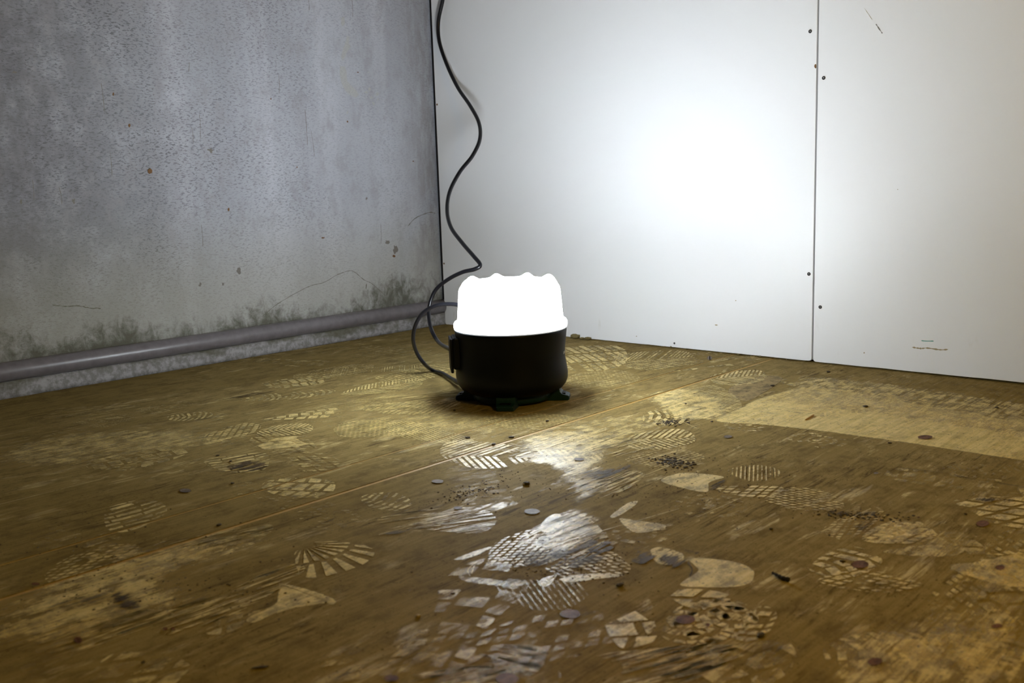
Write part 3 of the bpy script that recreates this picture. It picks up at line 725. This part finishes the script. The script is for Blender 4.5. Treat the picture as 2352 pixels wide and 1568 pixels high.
# peeled streak of paint near the corner
wall_poly('paint_flake', [at_x(x, y) for x, y in ((781, 152), (792, 153), (796, 165), (797, 186), (806, 196), (818, 207), (824, 218), (818, 224), (804, 219), (792, 207), (784, 190), (780, 168))], wall_left, M['flake'], XA, .0004)
wall_poly('paint_flake', [at_x(x, y) for x, y in ((797, 82), (803, 84), (801, 98), (805, 108), (796, 120), (792, 132), (786, 140), (783, 130), (788, 112), (793, 98))], wall_left, M['flake'], XA, .0004)
wall_poly('paint_flake', [at_x(x, y) for x, y in ((784, 40), (791, 38), (792, 55), (787, 61), (783, 55))], wall_left, M['flake'], XA, .0004)
for q in ((840, 212, 4, 3), (852, 224, 3, 3), (866, 216, 4, 3), (858, 238, 3, 3), (848, 205, 3, 5), (798, 258, 2, 4), (868, 228, 2, 2), (846, 166, 2, 2)):
    blob('paint_flake', *q, wall_left, M['flake'], 'x', .0004, .4)
# right wall: scuffs and a crayon line
ribbon('scuff_mark', [(2116, 782), (2128, 783), (2145, 783)], .0008, p2, M['green'], 'y', .2)
ribbon('scuff_mark', [(2095, 797), (2115, 800), (2130, 799), (2160, 803), (2178, 802)], .0012, p2, M['brownline'], 'y', .6)
ribbon('scuff_mark', [(2012, 55), (2018, 64), (2027, 77)], .0009, p2, M['scratch'], 'y', .7)
ribbon('scuff_mark', [(1985, 18), (2004, 46)], .0003, p2, M['brownline'], 'y', .5)
blob('edge_chip', 1873, 152, 2.5, 5, p1, M['rust'], 'y', .0003, .1)
for q in ((1985, 810, 1.5, 1.5), (1645, 746, 3, 1.5), (2062, 435, 1, 1), (1462, 772, 1.5, 1), (1690, 690, 1.2, 1)): blob('spot', *q, p1 if q[0] < 1868 else p2, M['brownline'], 'y', .0002)

# ------------------------------------------------------------------ the work lamp
lamp = bpy.data.objects.new('work_lamp', None); COL.objects.link(lamp)
lamp.location = LAMP; lamp['label'] = 'round black work lamp with a glowing white diffuser, standing on the dusty floor'; lamp['category'] = 'lamp'
def lpart(name, bm, mats, smooth=True, parent=None, **k):
    for v in bm.verts: v.co -= LAMP
    return from_bm(name, bm, mats, parent or lamp, smooth, **k)
view_ang = math.atan2(hh.y, hh.x)                    # direction away from the camera
ribs = [view_ang - math.radians(27+45*k) for k in range(8)]
def domefn(r, z, a, j):
    # eight rounded lugs standing on the shoulder of the diffuser
    best = min(abs((a-q+math.pi) % math.tau-math.pi) for q in ribs)
    w = math.exp(-(best/.125)**2)
    if z > .196 and r > .03:
        s = math.exp(-((r-.080)/.017)**2)
        z += .0080*w*s; 
    return r, z
prof = [(.1025, .1335), (.1035, .137), (.1035, .1425), (.1015, .146), (.0965, .1475)]
prof += [(.0962-.004*t, .1475+.050*t) for t in (.2, .4, .6, .8, 1.0)]
cx0, cz0, rc = .0922-.021, .1975, .021
prof += [(cx0+rc*math.cos(t), cz0+rc*math.sin(t)) for t in (.25, .5, .75, 1.0, 1.25, 1.45)]
prof += [(.068, .2178), (.062, .2168), (.054, .2160), (.045, .2155), (.030, .2155), (.015, .2155), (.004, .2155)]
bm = bmesh.new(); lathe(bm, prof, LAMP, 160, domefn)
bm.faces.ensure_lookup_table()
for f in bm.faces:
    c = f.calc_center_median()
    if c.z > .205 and math.hypot(c.x-LAMP.x, c.y-LAMP.y) < .085: f.material_index = 1
for f in bm.faces:
    if f.calc_center_median().z < .1470: f.material_index = 2
lpart('diffuser', bm, [M['side'], M['top'], M['collar']])
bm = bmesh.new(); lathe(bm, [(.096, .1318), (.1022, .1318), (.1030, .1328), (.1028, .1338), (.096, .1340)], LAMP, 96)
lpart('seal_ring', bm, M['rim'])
def bodyfn(r, z, a, j):
    # slightly waisted, with a bulge on the side facing right and shallow grip flats
    s = math.cos(a-math.atan2(rt.y, rt.x))
    m = 1-.028*math.exp(-((z-.078)/.026)**2)*max(0, s)
    m *= 1+.0035*math.cos(8*(a-view_ang)+.5)*math.exp(-((z-.05)/.03)**2)
    return r*m, z
prof = [(.070, .0185), (.085, .0195), (.093, .024), (.0985, .031), (.1020, .040), (.1028, .050), (.1020, .062), (.1005, .078), (.0998, .092), (.1002, .106), (.1010, .118), (.1018, .128), (.1018, .1322), (.09, .1325)]
bm = bmesh.new(); lathe(bm, prof, LAMP, 96, bodyfn); lpart('housing', bm, M['black'])
# base disc and four feet
bm = bmesh.new(); lathe(bm, [(.060, .004), (.072, .004), (.074, .007), (.074, .018), (.070, .020), (.060, .020)], LAMP, 64)
lpart('base_ring', bm, M['teal'])
def foot(ang):
    bm = bmesh.new(); w = .020
    pr = [(.058, .022), (.058, .003), (.060, .0), (.103, .0), (.105, .0015), (.105, .0065), (.103, .009), (.092, .0120), (.0885, .016), (.086, .028), (.058, .028)]
    c, s = math.cos(ang), math.sin(ang)
    rows = []
    for q in (-1, -.86, .86, 1):
        ww = w*q; ins = .0015 if abs(q) == 1 else 0
        rows.append([bm.verts.new((LAMP.x+(r-ins if r > .1 else r)*c-ww*s*(1-.25*(r-.058)/.047), LAMP.y+(r-ins if r > .1 else r)*s+ww*c*(1-.25*(r-.058)/.047), z)) for r, z in pr])
    for a, b in zip(rows, rows[1:]):
        for i in range(len(pr)): j = (i+1) % len(pr); bm.faces.new((a[i], a[j], b[j], b[i]))
    bm.faces.new(rows[0][::-1]); bm.faces.new(rows[-1])
    f = lpart('foot', bm, M['teal'], False)
    bm = bmesh.new(); box(bm, (.090, -.010, .0095), (.098, .010, .0128)); bevel(bm, .001, 1)
    for v in bm.verts:
        x, y = v.co.x, v.co.y; v.co = Vector((LAMP.x+x*c-y*s, LAMP.y+x*s+y*c, v.co.z))
    lpart('foot_pad', bm, M['black'], False, f)
fr = math.atan2(-hh.y, -hh.x)
fpos = at(1162, 941); a0 = math.atan2(fpos.y-LAMP.y, fpos.x-LAMP.x)
for k in range(4): foot(a0+k*math.pi/2)
# socket box with hinged flap on the left flank
la = math.atan2(-rt.y, -rt.x)+.12
def lbox(x0, x1, y0, y1, z0, z1, bev, tilt=0):
    bm = bmesh.new(); box(bm, (x0, y0, z0), (x1, y1, z1)); bevel(bm, bev, 3)
    c, s = math.cos(la), math.sin(la)
    for v in bm.verts:
        x, y = v.co.x + tilt*(v.co.z-z0), v.co.y; v.co = Vector((LAMP.x+x*c-y*s, LAMP.y+x*s+y*c, v.co.z))
    return bm
sock = lpart('socket_box', lbox(.092, .108, -.026, .026, .064, .122, .004), M['black'], False)
lpart('socket_flap', lbox(.1075, .1125, -.024, .024, .058, .120, .0016, .01), M['black'], False, sock)
# grip panel and printed lettering on the right flank
ra = math.atan2(rt.y, rt.x)
def flank(a_off, z0, z1, w, off, mat, name, par=None):
    bm = bmesh.new(); n = 10; g = []
    for i in range(n+1):
        a = ra + a_off - w + 2*w*i/n; c = []
        for z in (z0, (z0+z1)/2, z1):
            r = .1003 + off if abs(z-.078) < .03 else .1014+off
            r *= 1-.028*math.exp(-((z-.078)/.026)**2)*max(0, math.cos(a-ra))
            c.append(bm.verts.new((LAMP.x+r*math.cos(a), LAMP.y+r*math.sin(a), z)))
        g.append(c)
    for a, b in zip(g, g[1:]):
        for j in range(2): bm.faces.new((a[j], b[j], b[j+1], a[j+1]))
    return lpart(name, bm, mat, False, par)
sign = -1 if math.cos(ra-.3-fr) > math.cos(ra+.3-fr) else 1   # towards the camera side
for k, (o, w) in enumerate(((.22, .018), (.27, .014), (.32, .016))):
    flank(sign*o, .0855, .0905, w, .0008, M['white'], 'lettering')
flank(sign*.13, .078, .094, .018, .0006, M['red'], 'red_emblem')
# the lamp's own cable: from the foot at the back, round on the floor, up and behind the diffuser
pts = [at_d(1100, 893, .045), at_d(1082, 888, .06), at_d(1058, 878, .10), at_d(1040, 868, .16)]
pts[0].z = .016; pts[1].z = .014; pts[2].z = .011; pts[3].z = .008
pts += [at(1018, 858, .006), at(993, 850, .0045), at_d(972, 832, .235), at_d(956, 807, .225), at_d(949, 777, .20), at_d(955, 745, .18), at_d(972, 718, .165), at_d(1000, 702, .15), at_d(1030, 698, .14), at_d(1058, 702, .13), at_d(1085, 720, .115), at_d(1105, 755, .104)]
bm = bmesh.new(); tube(bm, catmull(pts, 10), lambda t: .0040 + .0022*max(0, 1-t/.13)*1.0 + (.0010*math.exp(-((t-.17)/.02)**2)), 14)
lpart('cable', bm, M['rubber'])

# power cord hanging down the corner and plugged into the lamp
pts = [at_y(1024, -40, -.012), at_y(1017, 0, -.012), at_y(1007, 50, -.014), at_y(1009, 95, -.018), at_y(1025, 145, -.022), at_y(1051, 200, -.035), at_y(1080, 243, -.06),
       at_y(1100, 282, -.09), at_y(1102, 320, -.13), at_y(1085, 358, -.17), at_y(1056, 395, -.21), at_y(1033, 440, -.25), at_y(1027, 483, -.29), at_y(1036, 522, -.33), at_y(1062, 558, -.36), at_y(1087, 587, -.38),
       at_y(1103, 608, -.39), at_y(1090, 618, -.40), at_y(1062, 625, -.41), at_y(1030, 641, -.42), at_y(1002, 664, -.43), at_y(988, 695, -.44), at_y(985, 727, -.45), at_y(993, 762, -.47), at_y(1010, 788, -.50)]
pl = LAMP + Vector((math.cos(la), math.sin(la), 0))*.112; pl.z = .093
c0 = at_d(1037, 803, .0)
pts += [c0]
bm = bmesh.new(); tube(bm, catmull(pts, 10), lambda t: .0052-.0010*t, 14)
from_bm('power_cord', bm, M['rubber'], smooth=True, label='black power cord hanging in waves down the wall corner to the lamp', category='cord')

# ------------------------------------------------------------------ loose debris
def pebble(name, px, py, w, h, mat, label, cat, group=None, z=0.0, flat=1.0, ang=0, y=None, sub=2):
    p = at(px, py, 0) if y is None else at_y(px, py, y)
    if y is not None: p.z = 0
    d = (p-CAM).length; sw = w*d/F/2; sh = h*d/F/2*flat
    bm = bmesh.new(); bmesh.ops.create_icosphere(bm, subdivisions=sub, radius=1)
    rn = random.Random(int(px*7+py))
    for v in bm.verts: v.co *= 1+rn.uniform(-.2, .2)
    zmin = min(v.co.z for v in bm.verts)
    c, s = math.cos(ang), math.sin(ang)
    for v in bm.verts:
        x, yy, zz = v.co.x*sw, v.co.y*min(sw, sh*2.2), (v.co.z-zmin)*sh*.9
        # along the image horizontal
        q = rt*(x*c-yy*s) + hh*(x*s+yy*c); v.co = Vector((q.x, q.y, zz))
    o = from_bm(name, bm, M[mat]); o.location = p
    o['label'] = label; o['category'] = cat
    if group: o['group'] = group
    return o
G1 = 'plaster lumps behind the lamp'
pebble('plaster_lump', 1321, 776, 21, 12, 'lump', 'largest olive plaster lump, against the white panel right behind the lamp', 'rubble', G1, y=-.010)
pebble('plaster_lump', 1337, 778, 11, 5, 'lump', 'smallest olive crumb, between two bigger lumps at the panel foot', 'rubble', G1, y=-.008)
pebble('plaster_lump', 1350, 780, 16, 7, 'lump', 'low flat olive lump, rightmost of the three behind the lamp', 'rubble', G1, y=-.008)
for px, py, w, h, lab in (
    (1541, 798, 5, 4, 'larger olive crumb at the panel foot just under the small dark screw hole'),
    (1548, 799, 3, 2, 'tiny crumb right beside the larger crumb under the small screw hole'),
    (1577, 802, 6, 3, 'flat olive crumb, first one to the right of the pair under the screw hole'),
    (1697, 815, 8, 3, 'wide flat crumb at the panel foot just right of the thin floor joint'),
    (1725, 818, 7, 3, 'leftmost of three close crumbs between the floor joints at the panel'),
    (1735, 820, 5, 3, 'middle one of three close crumbs between the floor joints at the panel'),
    (1746, 820, 6, 4, 'tallest and rightmost of three close crumbs between the floor joints'),
    (1771, 823, 3, 3, 'tiny crumb where the wide floor joint meets the white panel'),
    (1807, 827, 5, 3, 'crumb at the panel foot halfway between wide floor joint and panel seam')):
    pebble('crumb', px, py, w, h*1.3, 'lump', lab, 'crumb', 'crumbs along the foot of the white panel', y=-.003, sub=1)
C = [
 (1988, 935, 11, 5, 'chip', 'dark wood chip alone on the bare pale floor at far right', .2),
 (1210, 1113, 16, 8, 'chip', 'dark curled wood chip in front of the lamp', .5),
 (1204, 1114, 8, 5, 'pale', 'small pale splinter leaning on the dark curled wood chip', -.3),
 (1074, 1006, 12, 4, 'chip', 'flat dark flake between the two floor joints, left of the lamp front', .1),
 (1134, 1021, 10, 4, 'chip', 'flat dark flake just in front of the lamp between the joints', .0),
 (1175, 1005, 14, 4, 'chip', 'dark flake touching the wider floor joint under the lamp', .2),
 (1257, 968, 8, 4, 'chip', 'small dark pebble between the joints right of the lamp foot', .0),
 (1044, 944, 6, 5, 'chip', 'dark round pebble in the shadow left of the lamp foot', .0),
 (1424, 1346, 18, 7, 'chip', 'short dark splinter on the dust right of the big mesh footprint', 1.0),
 (1040, 1365, 10, 4, 'chip', 'small reddish dark chip alone in the dust, lower centre', .0),
 (1748, 1461, 26, 7, 'chip', 'long blurred dark splinter near the bottom of the floor', 1.1),
 (2290, 937, 8, 4, 'chip', 'dark crumb on the bare floor near the right edge', .0),
 (2044, 1018, 9, 3, 'chip', 'flat dark crumb on the edge of the dust sheet at right', .0),
 (1903, 855, 8, 4, 'chip', 'dark crumb close to the foot of the right-hand panel', .0),
 (1774, 887, 9, 4, 'chip', 'dark crumb on the grey dust wedge below the panel seam', .2),
 (1575, 928, 5, 3, 'chip', 'tiny dark crumb right of the joints on the swept arc', .2),
 (1635, 969, 6, 3, 'chip', 'tiny dark crumb at the left end of the dust sheet edge', .4),
 (1598, 786, 3, 3, 'pale', 'tiny pale fleck on the floor at the white panel foot', .0),
 (500, 1047, 8, 3, 'chip', 'small dark flake beside the left round footprint', .0),
 (534, 1111, 8, 4, 'chip', 'dark fleck on the dust above the thin joint at left', .5),
 (503, 1207, 12, 5, 'chip', 'dark splinter lying just above the wide joint at left', .8),
 (960, 1416, 12, 6, 'pale', 'pale chip with a dark edge, lower centre of the floor', .3),
 (598, 1534, 34, 5, 'chip', 'long thin dark splinter at the very bottom of the floor', .2),
 (1935, 1291, 12, 5, 'chip', 'dark crumb right of the large red knot', .1),
 (2218, 1182, 6, 4, 'chip', 'dark crumb left of the ring-shaped print at right edge', .3),
 (1905, 1230, 5, 3, 'chip', 'tiny dark crumb below the crosshatched print at right', .0),
 (1771, 1216, 8, 4, 'chip', 'dark fleck in the dust between centre and right', .6),
 (330, 1523, 8, 6, 'chip', 'dark round grain on the crossed tread print at lower left', .0),
 (530, 1060, 6, 3, 'chip', 'small grain at the rim of the left round footprint', .0),
]
for px, py, w, h, m, lab, an in C: pebble('wood_chip', px, py, w, h, m, lab, 'debris', 'loose chips on the dusty floor', ang=an)
# a dark stick, lower right
P = [at(x, y, .0025) for x, y in ((1774, 1315), (1786, 1321), (1798, 1327), (1813, 1331))]
bm = bmesh.new(); tube(bm, catmull(P, 5), lambda t: .0012+.0012*t+.0003*math.sin(t*30), 8)
from_bm('twig', bm, M['dark'], label='thin black twig lying on the dust right of the pale oval print', category='twig')
P = [at(x, y, .0012) for x, y in ((1849, 964), (1862, 957), (1869, 952))]
bm = bmesh.new(); tube(bm, catmull(P, 4), lambda t: .0018*math.sin(.3+t*2.4), 6)
from_bm('splinter', bm, M['ochre'], label='yellow wood splinter on the bare pale floor below the panel seam', category='splinter')
# crumbled dirt nobody could count
def grit(cx, cy, rx, ry, n, smax, label, mat='chip', ang=0):
    bm = bmesh.new(); rn = random.Random(int(cx)); c, s = math.cos(ang), math.sin(ang)
    for i in range(n):
        u, v = rn.gauss(0, .45)*rx, rn.gauss(0, .45)*ry; p = at(cx+u*c-v*s, cy+u*s+v*c)
        r = rn.uniform(.25, 1)**2*smax+.0003
        q = bmesh.ops.create_icosphere(bm, subdivisions=1, radius=r)['verts']
        for w in q: w.co = Vector((w.co.x*rn.uniform(.7, 1.8), w.co.y*rn.uniform(.7, 2), w.co.z*.6+r*.45))+p
    return from_bm('grit', bm, M[mat], kind='stuff', label=label, category='grit')
grit(1545, 1062, 45, 14, 260, .0016, 'crumbled black dirt heap on the floor, centre right', ang=.15)
grit(1540, 970, 40, 7, 200, .0014, 'crumbled black dirt streak on the floor behind the larger heap', ang=-.05)
grit(1090, 1128, 100, 22, 170, .0010, 'fine dark grains sprinkled on the floor left of the lamp front', ang=-.25)
grit(1310, 1290, 190, 70, 420, .0007, 'fine dark grit over the large mesh footprint')
grit(1500, 1100, 420, 130, 520, .0006, 'fine dark grit scattered over the middle floor')
grit(1990, 1186, 110, 12, 160, .0012, 'dark crumbs along the crosshatched print at right', ang=.05)
grit(400, 1330, 420, 140, 260, .0008, 'fine dark grit scattered over the lower left floor')
